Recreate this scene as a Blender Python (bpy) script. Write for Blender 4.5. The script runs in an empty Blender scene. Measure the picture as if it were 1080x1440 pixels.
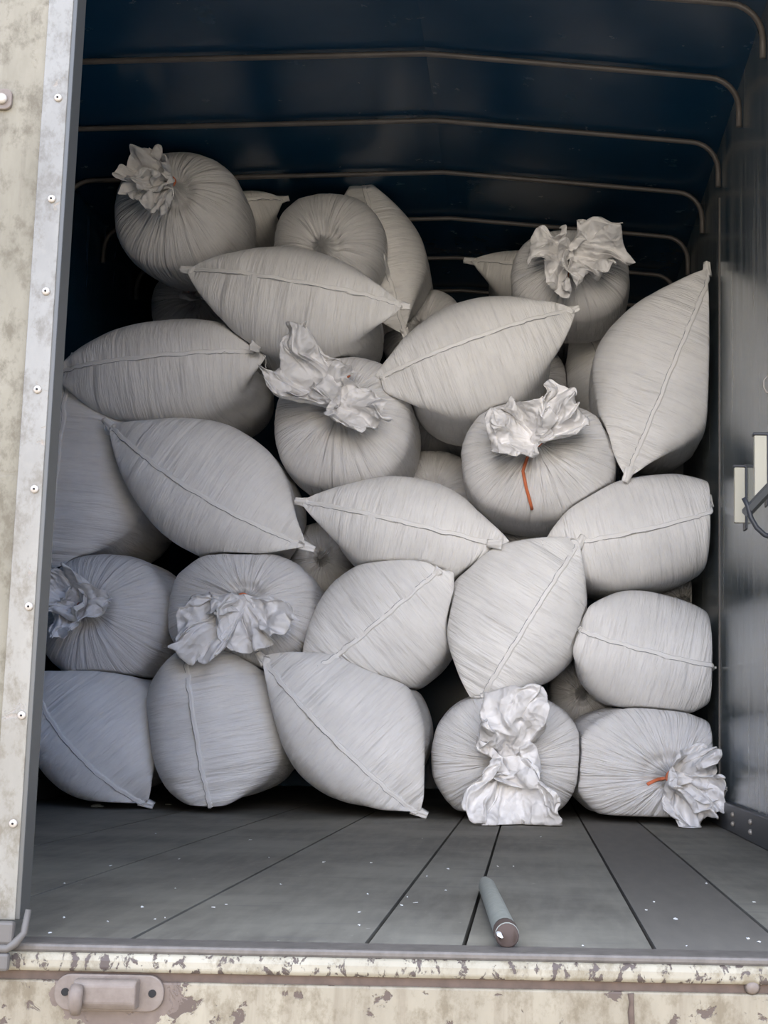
import bpy, bmesh, math, random
import numpy as np
from mathutils import Vector, Matrix
from mathutils.bvhtree import BVHTree

# ------------------------------------------------------------------ camera
FPX, PPX, PPY = 2000.0, 751.0, 720.0
ROLL = 0.020
CAM = np.array([0.0, 0.0, 0.30])
TH = math.atan(307.0 / FPX)
F0 = np.array([0, math.cos(TH), math.sin(TH)])
U0 = np.array([0, -math.sin(TH), math.cos(TH)])
X0 = np.array([1.0, 0, 0])
RC = X0 * math.cos(ROLL) + U0 * math.sin(ROLL)
UC = U0 * math.cos(ROLL) - X0 * math.sin(ROLL)
scene = bpy.context.scene
col = scene.collection
cd = bpy.data.cameras.new('camera'); cam = bpy.data.objects.new('camera', cd); col.objects.link(cam)
cd.lens = 36.0 * FPX / 1440.0
cd.sensor_width = 36.0
cd.shift_x = (540 - PPX) / 1440.0
cd.clip_start = 0.05
M4 = Matrix(((RC[0], UC[0], -F0[0], CAM[0]), (RC[1], UC[1], -F0[1], CAM[1]), (RC[2], UC[2], -F0[2], CAM[2]), (0, 0, 0, 1)))
cam.matrix_world = M4
scene.camera = cam

def ray(px, py):
    return FPX * F0 + (px - PPX) * RC + (PPY - py) * UC
def atY(px, py, Y):
    r = ray(px, py); return CAM + r * (Y - CAM[1]) / r[1]
def atZ(px, py, Z):
    r = ray(px, py); return CAM + r * (Z - CAM[2]) / r[2]
def atX(px, py, X):
    r = ray(px, py); return CAM + r * (X - CAM[0]) / r[0]

# ------------------------------------------------------------------ light
w = bpy.data.worlds.new('sky'); scene.world = w; w.use_nodes = True
nt = w.node_tree; bg = nt.nodes['Background']
tcw = nt.nodes.new('ShaderNodeTexCoord'); sx = nt.nodes.new('ShaderNodeSeparateXYZ'); rw_ = nt.nodes.new('ShaderNodeValToRGB')
nt.links.new(tcw.outputs['Generated'], sx.inputs[0]); nt.links.new(sx.outputs['Z'], rw_.inputs[0]); nt.links.new(rw_.outputs[0], bg.inputs[0])
for e_, (p_, c_) in zip([rw_.color_ramp.elements[0], rw_.color_ramp.elements[1], rw_.color_ramp.elements.new(0.22)], ((0.0, (1.0, 0.80, 0.56, 1)), (0.75, (0.22, 0.42, 1.0, 1)), (0.22, (0.32, 0.52, 1.0, 1)))):
    e_.position = p_; e_.color = c_
bg.inputs[1].default_value = 4.9
sd = bpy.data.lights.new('hazy_sun', 'SUN'); sun = bpy.data.objects.new('hazy_sun', sd); col.objects.link(sun)
sd.energy = 2.7; sd.angle = math.radians(34); sd.color = (1.0, 0.91, 0.79)
sun.rotation_euler = Vector((-0.01, 1.0, -0.12)).to_track_quat('-Z', 'Y').to_euler()
sun.location = (0, -5, 4)
vs = scene.view_settings
vs.view_transform = 'Standard'; vs.look = 'None'; vs.gamma = 1.0; vs.use_curve_mapping = False
vs.exposure = 0.0

# ------------------------------------------------------------------ materials
def new_mat(name, color=(0.5, 0.5, 0.5), rough=0.6, metal=0.0):
    m = bpy.data.materials.new(name); m.use_nodes = True
    b = m.node_tree.nodes['Principled BSDF']
    b.inputs['Base Color'].default_value = (*color, 1); b.inputs['Roughness'].default_value = rough
    b.inputs['Metallic'].default_value = metal
    return m, m.node_tree, b
def N(t, kind, **kw):
    n = t.nodes.new(kind)
    for k, v in kw.items():
        if k in n.inputs: n.inputs[k].default_value = v
        else: setattr(n, k, v)
    return n
def ramp(t, src, stops):
    r = t.nodes.new('ShaderNodeValToRGB'); e = r.color_ramp.elements
    while len(e) < len(stops): e.new(0.5)
    for i, (p, c) in enumerate(stops):
        e[i].position = p; e[i].color = (*c, 1) if len(c) == 3 else c
    t.links.new(src, r.inputs[0]); return r.outputs[0]
def coord(t, scale=(1, 1, 1), kind='Object'):
    tc = t.nodes.new('ShaderNodeTexCoord'); mp = t.nodes.new('ShaderNodeMapping')
    t.links.new(tc.outputs[kind], mp.inputs[0]); mp.inputs['Scale'].default_value = scale
    return mp.outputs[0]
def noise(t, vec, scale=5, detail=4, rough=0.5, dist=0.0):
    n = N(t, 'ShaderNodeTexNoise'); n.inputs['Scale'].default_value = scale; n.inputs['Detail'].default_value = detail
    n.inputs['Roughness'].default_value = rough; n.inputs['Distortion'].default_value = dist
    t.links.new(vec, n.inputs['Vector']); return n.outputs['Fac']
def mixc(t, fac, a, b, mode='MIX'):
    m = t.nodes.new('ShaderNodeMix'); m.data_type = 'RGBA'; m.blend_type = mode
    for s, v in ((m.inputs[0], fac), (m.inputs[6], a), (m.inputs[7], b)):
        if isinstance(v, (int, float)): s.default_value = v
        elif isinstance(v, tuple): s.default_value = (*v, 1)
        else: t.links.new(v, s)
    return m.outputs[2]
def math_(t, op, a, b=0.0):
    m = t.nodes.new('ShaderNodeMath'); m.operation = op
    for s, v in ((m.inputs[0], a), (m.inputs[1], b)):
        if isinstance(v, (int, float)): s.default_value = v
        else: t.links.new(v, s)
    return m.outputs[0]
def bump(t, b, h, strength=0.3, dist=0.01, prev=None):
    n = t.nodes.new('ShaderNodeBump'); n.inputs['Strength'].default_value = strength; n.inputs['Distance'].default_value = dist
    t.links.new(h, n.inputs['Height'])
    if prev is not None: t.links.new(prev, n.inputs['Normal'])
    t.links.new(n.outputs[0], b.inputs['Normal']); return n.outputs[0]

def sack_material(name, tint, pleat=1.0):
    m, t, b = new_mat(name, tint, 0.52)
    at = N(t, 'ShaderNodeAttribute', attribute_name='wr')
    mp = t.nodes.new('ShaderNodeMapping'); mp.inputs['Scale'].default_value = (34, 34, 3.2)
    t.links.new(at.outputs['Vector'], mp.inputs[0])
    n1 = noise(t, mp.outputs[0], 1.0, 3, 0.55, 0.35)
    mp2 = t.nodes.new('ShaderNodeMapping'); mp2.inputs['Scale'].default_value = (95, 95, 9)
    t.links.new(at.outputs['Vector'], mp2.inputs[0])
    n2 = noise(t, mp2.outputs[0], 1.0, 3, 0.6, 0.3)
    v = coord(t); n3 = noise(t, v, 7, 5, 0.6); n4 = noise(t, v, 60, 3, 0.5)
    c = mixc(t, ramp(t, n3, [(0.35, (0, 0, 0)), (0.7, (1, 1, 1))]), tint, tuple(x * 0.88 for x in tint))
    c = mixc(t, ramp(t, n2, [(0.5, (0, 0, 0)), (0.75, (0.35, 0.35, 0.35))]), c, tuple(x * y for x, y in zip(tint, (0.72, 0.72, 0.76))))  # pleat shading painted in: fine wrinkle lines darkened in the cloth colour
    t.links.new(c, b.inputs['Base Color'])
    h = math_(t, 'ADD', n1, math_(t, 'MULTIPLY', n2, 0.35))
    p = bump(t, b, h, 0.70 * pleat, 0.018)
    bump(t, b, n4, 0.15, 0.003, p)
    return m
SACK = sack_material('woven_white', (0.80, 0.79, 0.77))
SACKP = sack_material('woven_white_pleated', (0.82, 0.81, 0.80), 1.45)
m, t, b = new_mat('crumpled_woven', (0.78, 0.77, 0.765), 0.55)
v = coord(t); vo = N(t, 'ShaderNodeTexVoronoi'); vo.feature = 'SMOOTH_F1'; vo.inputs['Scale'].default_value = 34; vo.inputs['Smoothness'].default_value = 0.15
wv = N(t, 'ShaderNodeTexNoise'); wv.inputs['Scale'].default_value = 12; t.links.new(v, wv.inputs['Vector'])
va = N(t, 'ShaderNodeVectorMath'); va.operation = 'MULTIPLY_ADD'; t.links.new(wv.outputs['Color'], va.inputs[0]); va.inputs[1].default_value = (.08, .08, .08); t.links.new(v, va.inputs[2]); t.links.new(va.outputs[0], vo.inputs['Vector'])
bump(t, b, vo.outputs['Distance'], 0.55, 0.012)
RUFF = m
m, t, b = new_mat('seam_tape', (0.80, 0.79, 0.77), 0.55)
v = coord(t); bump(t, b, noise(t, v, 140, 3), 0.4, 0.003); SEAM = m
ORANGE = new_mat('orange_twine', (0.62, 0.17, 0.07), 0.5)[0]
THREAD = new_mat('white_thread', (0.75, 0.75, 0.72), 0.7)[0]
GREYTH = new_mat('grey_stitching', (0.30, 0.31, 0.33), 0.7)[0]

# navy painted interior sheet
m, t, b = new_mat('navy_painted_sheet', (0.035, 0.085, 0.14), 0.34)
v = coord(t, (1, 1, 0.12)); n = noise(t, v, 9, 5, 0.6)
c = mixc(t, n, (0.007, 0.046, 0.100), (0.012, 0.058, 0.118))
sc_ = noise(t, coord(t, (1, 2.0, 0.35)), 26, 6, 0.7)
c = mixc(t, ramp(t, sc_, [(0.72, (0, 0, 0)), (0.80, (0.3, 0.3, 0.3))]), c, (0.16, 0.20, 0.23))
t.links.new(c, b.inputs['Base Color'])
t.links.new(ramp(t, n, [(0.3, (0.20,) * 3), (0.8, (0.30,) * 3)]), b.inputs['Roughness'])
bump(t, b, noise(t, coord(t, (1, 1, 0.2)), 3, 2), 0.12, 0.01)
b.inputs['Specular IOR Level'].default_value = 0.3
NAVY = m
m, t, b = new_mat('scuffed_sheen_wall_sheet', (0.07, 0.095, 0.12), 0.24, 0.35)
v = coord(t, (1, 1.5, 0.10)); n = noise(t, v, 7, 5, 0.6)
c = mixc(t, ramp(t, n, [(0.35, (0, 0, 0)), (0.7, (1, 1, 1))]), (0.10, 0.145, 0.175), (0.36, 0.38, 0.37)); t.links.new(c, b.inputs['Base Color'])  # pale scuff streaks, lightened further as a painted reflection of the sacks
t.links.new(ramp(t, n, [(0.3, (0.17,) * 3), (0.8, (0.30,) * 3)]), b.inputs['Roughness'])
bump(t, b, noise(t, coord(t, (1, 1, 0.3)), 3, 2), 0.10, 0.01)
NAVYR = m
m, t, b = new_mat('rusty_tube', (0.25, 0.22, 0.20), 0.45)
c = mixc(t, noise(t, coord(t), 14, 5), (0.06, 0.052, 0.048), (0.15, 0.135, 0.125)); t.links.new(c, b.inputs['Base Color']); TUBE = m
# floor plate
m, t, b = new_mat('grey_floor_board', (0.25, 0.25, 0.23), 0.7)
v = coord(t, (1, 1, 1)); n = noise(t, v, 2.2, 6, 0.62); n2 = noise(t, coord(t, (6, 0.9, 1)), 6, 5, 0.6)
c = mixc(t, ramp(t, n, [(0.38, (0, 0, 0)), (0.62, (1, 1, 1))]), (0.095, 0.088, 0.072), (0.175, 0.165, 0.135))
c = mixc(t, math_(t, 'MULTIPLY', ramp(t, n2, [(0.4, (0, 0, 0)), (0.75, (1, 1, 1))]), 0.45), c, (0.22, 0.207, 0.168))
n3 = noise(t, v, 45, 4, 0.7)
c = mixc(t, ramp(t, n3, [(0.68, (0, 0, 0)), (0.74, (0.6, 0.6, 0.6))]), c, (0.45, 0.44, 0.40))
n5 = noise(t, coord(t, (0.8, 5, 1)), 5, 4, 0.6)
c = mixc(t, ramp(t, n5, [(0.6, (0, 0, 0)), (0.72, (0.55, 0.55, 0.55))]), c, (0.09, 0.085, 0.08))
t.links.new(c, b.inputs['Base Color']); bump(t, b, n2, 0.25, 0.004); FLOORM = m
m, t, b = new_mat('dark_floor_board', (0.14, 0.135, 0.12), 0.75)
c = mixc(t, noise(t, coord(t, (5, 1, 1)), 7, 6, 0.6), (0.075, 0.069, 0.06), (0.135, 0.123, 0.102)); t.links.new(c, b.inputs['Base Color']); FLOORD = m
GAP = new_mat('floor_gap_dirt', (0.012, 0.011, 0.01), 0.9)[0]

def painted(name, base, base2, chip, chip_lo, chip_hi, chscale=18, stretch=(1, 1, 1), streak=True, rough=0.6):
    m, t, b = new_mat(name, base, rough)
    v = coord(t); n = noise(t, coord(t, (1, 1, 0.35)), 9, 6, 0.65)
    c = mixc(t, ramp(t, n, [(0.3, (0, 0, 0)), (0.7, (1, 1, 1))]), base, base2)
    if streak:
        s = noise(t, coord(t, (1, 1, 0.06)), 28, 5, 0.6)
        c = mixc(t, ramp(t, s, [(0.52, (0, 0, 0)), (0.75, (0.7, 0.7, 0.7))]), c, tuple(x * y for x, y in zip(base, (0.50, 0.40, 0.32))))
    g = noise(t, v, 70, 5, 0.7)
    c = mixc(t, ramp(t, g, [(0.5, (0, 0, 0)), (0.72, (0.5, 0.5, 0.5))]), c, tuple(min(1, x * 1.3) for x in base))
    g2 = noise(t, coord(t, (1, 1, 0.7)), 30, 6, 0.75)
    c = mixc(t, ramp(t, g2, [(0.36, (0.75, 0.75, 0.75)), (0.52, (0, 0, 0))]), c, tuple(x * y for x, y in zip(base, (0.62, 0.56, 0.46))))
    ch = noise(t, coord(t, stretch), chscale, 6, 0.62, 0.4)
    msk = ramp(t, ch, [(chip_lo, (0, 0, 0)), (chip_hi, (1, 1, 1))])
    c = mixc(t, msk, c, chip)
    t.links.new(c, b.inputs['Base Color'])
    bump(t, b, math_(t, 'SUBTRACT', 1.0, msk), 0.5, 0.002)
    return m
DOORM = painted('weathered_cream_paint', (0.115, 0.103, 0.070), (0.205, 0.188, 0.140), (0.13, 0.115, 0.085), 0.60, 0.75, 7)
EDGEM = painted('door_edge_paint', (0.15, 0.143, 0.12), (0.215, 0.21, 0.185), (0.24, 0.20, 0.16), 0.64, 0.72, 26, streak=False, rough=0.3)
PANELM = painted('flaking_cream_paint', (0.17, 0.148, 0.105), (0.25, 0.225, 0.165), (0.065, 0.045, 0.034), 0.60, 0.625, 24)
RAILM = painted('chipped_rail_paint', (0.21, 0.19, 0.14), (0.30, 0.28, 0.22), (0.06, 0.045, 0.038), 0.54, 0.58, 42, stretch=(1.6, 1, 1), streak=False)
m, t, b = new_mat('rust_groove', (0.2, 0.14, 0.1), 0.85)
c = mixc(t, noise(t, coord(t), 60, 5), (0.05, 0.034, 0.025), (0.13, 0.092, 0.068)); t.links.new(c, b.inputs['Base Color']); RUST = m
m, t, b = new_mat('worn_steel', (0.24, 0.23, 0.25), 0.5, 0.25)
c = mixc(t, noise(t, coord(t, (1, 1, 1)), 45, 6, 0.65), (0.04, 0.036, 0.032), (0.16, 0.145, 0.13)); t.links.new(c, b.inputs['Base Color']); STEEL = m
m, t, b = new_mat('rusty_bracket_steel', (0.3, 0.25, 0.24), 0.6, 0.1)
c = mixc(t, noise(t, coord(t), 55, 6, 0.65), (0.085, 0.062, 0.048), (0.20, 0.17, 0.145)); t.links.new(c, b.inputs['Base Color']); BRACK = m
m, t, b = new_mat('aluminium_edge', (0.07, 0.072, 0.068), 0.4, 0.3); ALU = m
RUBBER = new_mat('dark_grey_rubber', (0.085, 0.078, 0.07), 0.55)[0]
BLACK = new_mat('black_hole', (0.01, 0.01, 0.01), 0.9)[0]
RIVET = new_mat('rivet_metal', (0.36, 0.33, 0.29), 0.4, 0.3)[0]
CREAM = new_mat('cream_slat_paint', (0.72, 0.69, 0.55), 0.5)[0]
DARKP = new_mat('dark_post_paint', (0.06, 0.065, 0.075), 0.45)[0]
BARM = new_mat('dull_steel_bar', (0.20, 0.21, 0.21), 0.45, 0.4)[0]
m, t, b = new_mat('weathered_stick', (0.22, 0.24, 0.21), 0.5)
c = mixc(t, noise(t, coord(t, (8, 8, 1)), 14, 5), (0.12, 0.135, 0.115), (0.26, 0.265, 0.235)); t.links.new(c, b.inputs['Base Color']); STICK = m
BROKEN = new_mat('rusty_broken_end', (0.05, 0.032, 0.024), 0.8)[0]
m, t, b = new_mat('outside_ground', (0.36, 0.32, 0.27), 0.9)
c = mixc(t, noise(t, coord(t), 1.5, 6), (0.42, 0.34, 0.23), (0.54, 0.44, 0.31)); t.links.new(c, b.inputs['Base Color']); GROUND = m
WHITEBIT = new_mat('pale_scrap', (0.6, 0.6, 0.58), 0.7)[0]

# ------------------------------------------------------------------ mesh helpers
def link(name, me, mats, parent=None, loc=None):
    o = bpy.data.objects.new(name, me); col.objects.link(o)
    for q in (mats if isinstance(mats, (list, tuple)) else [mats]): me.materials.append(q)
    if parent is not None: o.parent = parent
    if loc is not None: o.location = loc
    return o
def tag(o, label, cat, group=None, kind=None):
    o['label'] = label; o['category'] = cat
    if group: o['group'] = group
    if kind: o['kind'] = kind
    return o
def struct(o, label, cat):
    return tag(o, label, cat, kind='structure')
def finish(bm, name, mats, parent=None, smooth=True, loc=None, bev=0.0):
    if loc is not None:
        bmesh.ops.translate(bm, vec=-Vector(loc), verts=bm.verts)
    me = bpy.data.meshes.new(name); bm.normal_update(); bm.to_mesh(me); bm.free()
    for p in me.polygons: p.use_smooth = smooth
    o = link(name, me, mats, parent, loc)
    if bev:
        md = o.modifiers.new('bevel', 'BEVEL'); md.width = bev; md.segments = 2; md.limit_method = 'ANGLE'
        for p in me.polygons: p.use_smooth = False
    return o
def box(bm, x0, x1, y0, y1, z0, z1, mi=0):
    vs_ = [bm.verts.new(p) for p in ((x0, y0, z0), (x1, y0, z0), (x1, y1, z0), (x0, y1, z0), (x0, y0, z1), (x1, y0, z1), (x1, y1, z1), (x0, y1, z1))]
    for f in ((0, 3, 2, 1), (4, 5, 6, 7), (0, 1, 5, 4), (1, 2, 6, 5), (2, 3, 7, 6), (3, 0, 4, 7)):
        fc = bm.faces.new([vs_[i] for i in f]); fc.material_index = mi
def tube(bm, pts, rad, seg=10, cap=True, mi=0, flat=1.0):
    pts = [Vector(p) for p in pts]; rings = []
    prev = None
    for i, p in enumerate(pts):
        d = (pts[min(i + 1, len(pts) - 1)] - pts[max(i - 1, 0)]).normalized()
        if prev is None:
            a = Vector((0, 0, 1)) if abs(d.z) < 0.9 else Vector((1, 0, 0)); n1 = d.cross(a).normalized()
        else:
            n1 = (prev - d * prev.dot(d)).normalized()
        prev = n1; n2 = d.cross(n1)
        r = rad[i] if isinstance(rad, (list, tuple)) else rad
        rings.append([bm.verts.new(p + n1 * (r * math.cos(2 * math.pi * k / seg)) + n2 * (r * flat * math.sin(2 * math.pi * k / seg))) for k in range(seg)])
    for a, b_ in zip(rings, rings[1:]):
        for k in range(seg):
            f = bm.faces.new((a[k], a[(k + 1) % seg], b_[(k + 1) % seg], b_[k])); f.material_index = mi
    if cap:
        bm.faces.new(rings[0][::-1]).material_index = mi; bm.faces.new(rings[-1]).material_index = mi

# ------------------------------------------------------------------ setting: the cargo box
XL, XR = -1.88, 0.650
Y0, YB = 2.03, 7.3
ZE = 2.42           # eave height (floor is 0)
RISE = 0.07
XM = -0.385           # ridge line of the roof

# floor boards (planks in one mesh, dirt-filled grooves between)
edge = [  # plank joints measured at the threshold (front px) -> X on the floor
    (40, 1262), (190, 1318), (513, 1330), (650, 1338), (930, 1352), (1080, 1310)]
xs = [atZ(px, py, 0.0)[0] for px, py in edge]
xs = [XL, xs[0] - 0.34] + xs + [XR] if xs[0] - 0.34 > XL + 0.05 else [XL] + xs + [XR]
xs = sorted(xs)
bm = bmesh.new()
gw = 0.0032
for i, (a, b_) in enumerate(zip(xs, xs[1:])):
    dark = (xs[i] > 0.15 and xs[i] < 0.30)
    box(bm, a + gw, b_ - gw, Y0, YB, -0.03, 0.0, 1 if dark else 0)
box(bm, XL, XR, Y0 + 0.005, YB, -0.045, -0.018, 2)
fl = finish(bm, 'floor', [FLOORM, FLOORD, GAP], smooth=False)
struct(fl, 'worn grey board floor of the truck cargo box', 'floor')

bm = bmesh.new(); box(bm, XR, XR + 0.04, Y0, YB, -0.05, ZE)
struct(finish(bm, 'wall_right', NAVYR, smooth=False), 'glossy navy sheet metal wall on the right of the cargo box', 'wall')
bm = bmesh.new(); box(bm, XL - 0.04, XL, Y0, YB, -0.05, ZE)
struct(finish(bm, 'wall_left', NAVY, smooth=False), 'navy sheet metal wall on the left of the cargo box', 'wall')
bm = bmesh.new(); box(bm, XL - 0.04, XR + 0.04, YB, YB + 0.04, -0.05, ZE + RISE + 0.06)
struct(finish(bm, 'wall_back', NAVY, smooth=False), 'dark navy bulkhead wall at the far end of the cargo box', 'wall')
bm = bmesh.new()
for a, b_, za, zb in ((XL - 0.04, XM, ZE, ZE + RISE), (XM, XR + 0.04, ZE + RISE, ZE)):
    v8 = [bm.verts.new(p) for p in ((a, Y0, za), (b_, Y0, zb), (b_, YB, zb), (a, YB, za), (a, Y0, za + 0.04), (b_, Y0, zb + 0.04), (b_, YB, zb + 0.04), (a, YB, za + 0.04))]
    for f in ((0, 3, 2, 1), (4, 5, 6, 7), (0, 1, 5, 4), (1, 2, 6, 5), (2, 3, 7, 6), (3, 0, 4, 7)): bm.faces.new([v8[i] for i in f])
struct(finish(bm, 'ceiling', NAVY, smooth=False), 'dark navy roof sheet over the cargo box', 'ceiling')
# ground outside
bm = bmesh.new()
vq = [bm.verts.new(p) for p in ((-30, -40, -1.25), (30, -40, -1.25), (30, 12, -1.25), (-30, 12, -1.25))]; bm.faces.new(vq)
struct(finish(bm, 'ground', GROUND, smooth=False), 'pale dusty ground outside the truck', 'ground')

# skirting channel along right wall with bolts
bm = bmesh.new(); box(bm, XR - 0.022, XR, Y0, YB, 0.0, 0.085)
sk = finish(bm, 'baseboard_right', DARKP, smooth=False, bev=0.004)
struct(sk, 'dark steel channel along the foot of the right wall', 'baseboard')
for k in range(13):
    for dz in (0.03, 0.058):
        bm = bmesh.new(); y = Y0 + 0.30 + 0.35 * k
        tube(bm, [(XR - 0.021, y, dz), (XR - 0.027, y, dz), (XR - 0.031, y, dz)], [0.008, 0.008, 0.004], 10)
        finish(bm, 'bolt', RIVET, sk)
bm = bmesh.new(); box(bm, XL, XL + 0.022, Y0, YB, 0.0, 0.085)
struct(finish(bm, 'baseboard_left', DARKP, smooth=False, bev=0.004), 'dark steel channel along the foot of the left wall', 'baseboard')

# roof bows, bent down at both ends
names = []
bow_y = [atZ(px, py, ZE - 0.03)[1] for px, py in ((1058, 15), (1030, 118), (1005, 208), (988, 278), (970, 340), (953, 393))]
step = (bow_y[-1] - bow_y[0]) / 5
allb = [bow_y[0] - step * k for k in (3, 2, 1) if bow_y[0] - step * k > Y0 + 0.05] + bow_y + [bow_y[-1] + step]
where = ['topmost, cut by the picture edge', 'second down from the top of the picture', 'third rib down, just above the topmost sack on the left',
         'fourth rib down, running behind the topmost sacks', 'fifth down, behind the top right tied sack', 'sixth rib down, lowest one visible above the sacks']
def make_bow(y):
    bm = bmesh.new(); zz = ZE - 0.016; r = 0.10
    pts = [(XL + 0.012, y, zz - 0.16), (XL + 0.012, y, zz - r)]
    for k in range(1, 7):
        a = k / 6 * math.pi / 2
        pts.append((XL + 0.012 + r * (1 - math.cos(a)), y, zz - r + (r + RISE * 0.1) * math.sin(a)))
    for k in range(1, 20):
        x = XL + 0.012 + r + (XR - XL - 0.024 - 2 * r) * k / 20
        pts.append((x, y, zz + RISE * max(0, 1 - (abs(x - XM) / (XR - XM) if x > XM else abs(x - XM) / (XM - XL)))))
    for k in range(6, 0, -1):
        a = k / 6 * math.pi / 2
        pts.append((XR - 0.012 - r * (1 - math.cos(a)), y, zz - r + (r + RISE * 0.1) * math.sin(a)))
    pts += [(XR - 0.012, y, zz - r), (XR - 0.012, y, zz - 0.16)]
    tube(bm, pts, 0.0095, 10)
    return bm
for k, y in enumerate(allb):
    o = finish(make_bow(y), 'roof_rib', TUBE, loc=(XM, y, ZE))
    kk = k - (len(allb) - 7)
    if 0 <= kk < 6: lab = 'thin rusty metal roof tube, ' + where[kk]
    elif kk >= 6: lab = 'thin rusty metal roof tube farthest back beside the bulkhead'
    else: lab = 'thin rusty metal roof tube near the doorway, ' + {-1: "nearest to the ribs in view", -2: "second above the picture", -3: "closest to the doorway"}[kk]
    tag(o, lab, 'roof rib', 'roof ribs of the cargo box')
# thin bright sheet joint on the right wall
bm = bmesh.new(); yj = atX(1012, 300, XR)[1]
box(bm, XR - 0.004, XR, yj - 0.006, yj + 0.006, 0.085, ZE - 0.2)
struct(finish(bm, 'trim_1', STEEL, smooth=False), 'thin bright vertical joint strip on the right wall', 'trim')

# threshold: steel angle, cream rail, rusty groove, panel
bm = bmesh.new(); box(bm, XL - 0.04, XR + 0.04, Y0 - 0.05, Y0 + 0.012, -0.008, 0.004)
struct(finish(bm, 'trim_2', STEEL, smooth=False, bev=0.004), 'scuffed grey steel strip along the edge of the cargo floor', 'trim')
bm = bmesh.new()
prof = [(-0.045, -0.006), (-0.053, -0.009), (-0.057, -0.016), (-0.057, -0.026), (-0.053, -0.031), (-0.0, -0.031), (-0.0, -0.006)]
def extrude_prof(bm, prof, x0, x1, y, mi=0, n=1):
    rs = []
    for k in range(n + 1):
        x = x0 + (x1 - x0) * k / n
        rs.append([bm.verts.new((x, y + a, b_)) for a, b_ in prof])
    for A, B in zip(rs, rs[1:]):
        for k in range(len(prof)):
            bm.faces.new((A[k], A[(k + 1) % len(prof)], B[(k + 1) % len(prof)], B[k])).material_index = mi
    bm.faces.new(rs[0][::-1]); bm.faces.new(rs[-1])
extrude_prof(bm, prof, XL - 0.04, XR + 0.04, Y0)
struct(finish(bm, 'trim_3', RAILM, smooth=False, bev=0.002), 'chipped cream rolled rail below the floor edge', 'trim')
bm = bmesh.new(); box(bm, XL - 0.04, XR + 0.04, Y0 - 0.047, Y0, -0.043, -0.031)
struct(finish(bm, 'trim_4', RUST, smooth=False), 'rust-filled groove under the cream rail', 'trim')
bm = bmesh.new(); box(bm, XL - 0.04, XR + 0.04, Y0 - 0.052, Y0 - 0.01, -0.50, -0.043)
pnl = struct(finish(bm, 'trim_5', PANELM, smooth=False, bev=0.003), 'flaking cream panel below the doorway of the truck', 'panel')
YP = Y0 - 0.052
# rusty weld line on the panel
p = atY(888, 1395, YP)
bm = bmesh.new(); random.seed(3)
pts = [(p[0] + random.uniform(-.002, .002), YP - 0.001, -0.045 - 0.012 * k) for k in range(20)]
tube(bm, pts, [random.uniform(.006, .010) for _ in pts], 8, flat=0.5)
finish(bm, 'weld_seam', RUST, pnl)
for (px, py) in ((1058, 1388),):
    q = atY(px, py, YP); bm = bmesh.new()
    tube(bm, [(q[0], YP + 0.001, q[2]), (q[0], YP - 0.004, q[2])], [0.011, 0.007], 12); finish(bm, 'bolt', BRACK, pnl)

# latch bracket
def rounded_plate(bm, x0, x1, z0, z1, y0, y1, r, mi=0, n=6):
    pts = []
    for cx, cz, a0 in ((x1 - r, z1 - r, 0), (x0 + r, z1 - r, 90), (x0 + r, z0 + r, 180), (x1 - r, z0 + r, 270)):
        for k in range(n + 1):
            a = math.radians(a0 + 90 * k / n); pts.append((cx + r * math.cos(a), cz + r * math.sin(a)))
    A = [bm.verts.new((x, y0, z)) for x, z in pts]; B = [bm.verts.new((x, y1, z)) for x, z in pts]
    bm.faces.new(A[::-1]).material_index = mi; bm.faces.new(B).material_index = mi
    for k in range(len(pts)): bm.faces.new((A[k], A[(k + 1) % len(pts)], B[(k + 1) % len(pts)], B[k])).material_index = mi
c0 = atY(160, 1396, YP)
t = PANELM.node_tree; b = t.nodes['Principled BSDF']; old = b.inputs['Base Color'].links[0].from_socket
tc = t.nodes.new('ShaderNodeTexCoord'); mp = t.nodes.new('ShaderNodeMapping'); mp.vector_type = 'TEXTURE'
mp.inputs['Location'].default_value = (c0[0] + .004, c0[1], c0[2]); mp.inputs['Scale'].default_value = (0.10, 0.2, 0.050)
t.links.new(tc.outputs['Object'], mp.inputs[0]); ln_ = t.nodes.new('ShaderNodeVectorMath'); ln_.operation = 'LENGTH'; t.links.new(mp.outputs[0], ln_.inputs[0])
dd = math_(t, 'ADD', ln_.outputs['Value'], math_(t, 'MULTIPLY', noise(t, coord(t), 45, 5, 0.6), 0.55))
t.links.new(mixc(t, ramp(t, dd, [(0.0, (1, 1, 1)), (1.0, (0, 0, 0))]) if False else math_(t, 'LESS_THAN', dd, 1.18), old, mixc(t, noise(t, coord(t), 60, 4), (0.07, 0.05, 0.04), (0.15, 0.115, 0.09))), b.inputs['Base Color'])
root = bpy.data.objects.new('latch_bracket', None); col.objects.link(root); root.location = c0; root.empty_display_size = 0.05
tag(root, 'rusty grey steel latch bracket with two bolt holes on the cream panel', 'bracket')
bm = bmesh.new(); rounded_plate(bm, -0.078, 0.068, -0.023, 0.024, -0.006, 0.0, 0.021); finish(bm, 'base_plate', BRACK, root, smooth=False, bev=0.0015)
bm = bmesh.new()
pr = [(0.0, -0.018), (-0.022, -0.018), (-0.028, -0.010), (-0.028, 0.014), (-0.022, 0.020), (0.0, 0.020)]
rs = []
for x in (-0.048, 0.036): rs.append([bm.verts.new((x, a, z)) for a, z in pr])
for k in range(6): bm.faces.new((rs[0][k], rs[0][(k + 1) % 6], rs[1][(k + 1) % 6], rs[1][k]))
bm.faces.new(rs[0][::-1]); bm.faces.new(rs[1])
finish(bm, 'raised_channel', BRACK, root, smooth=False, bev=0.003)
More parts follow.
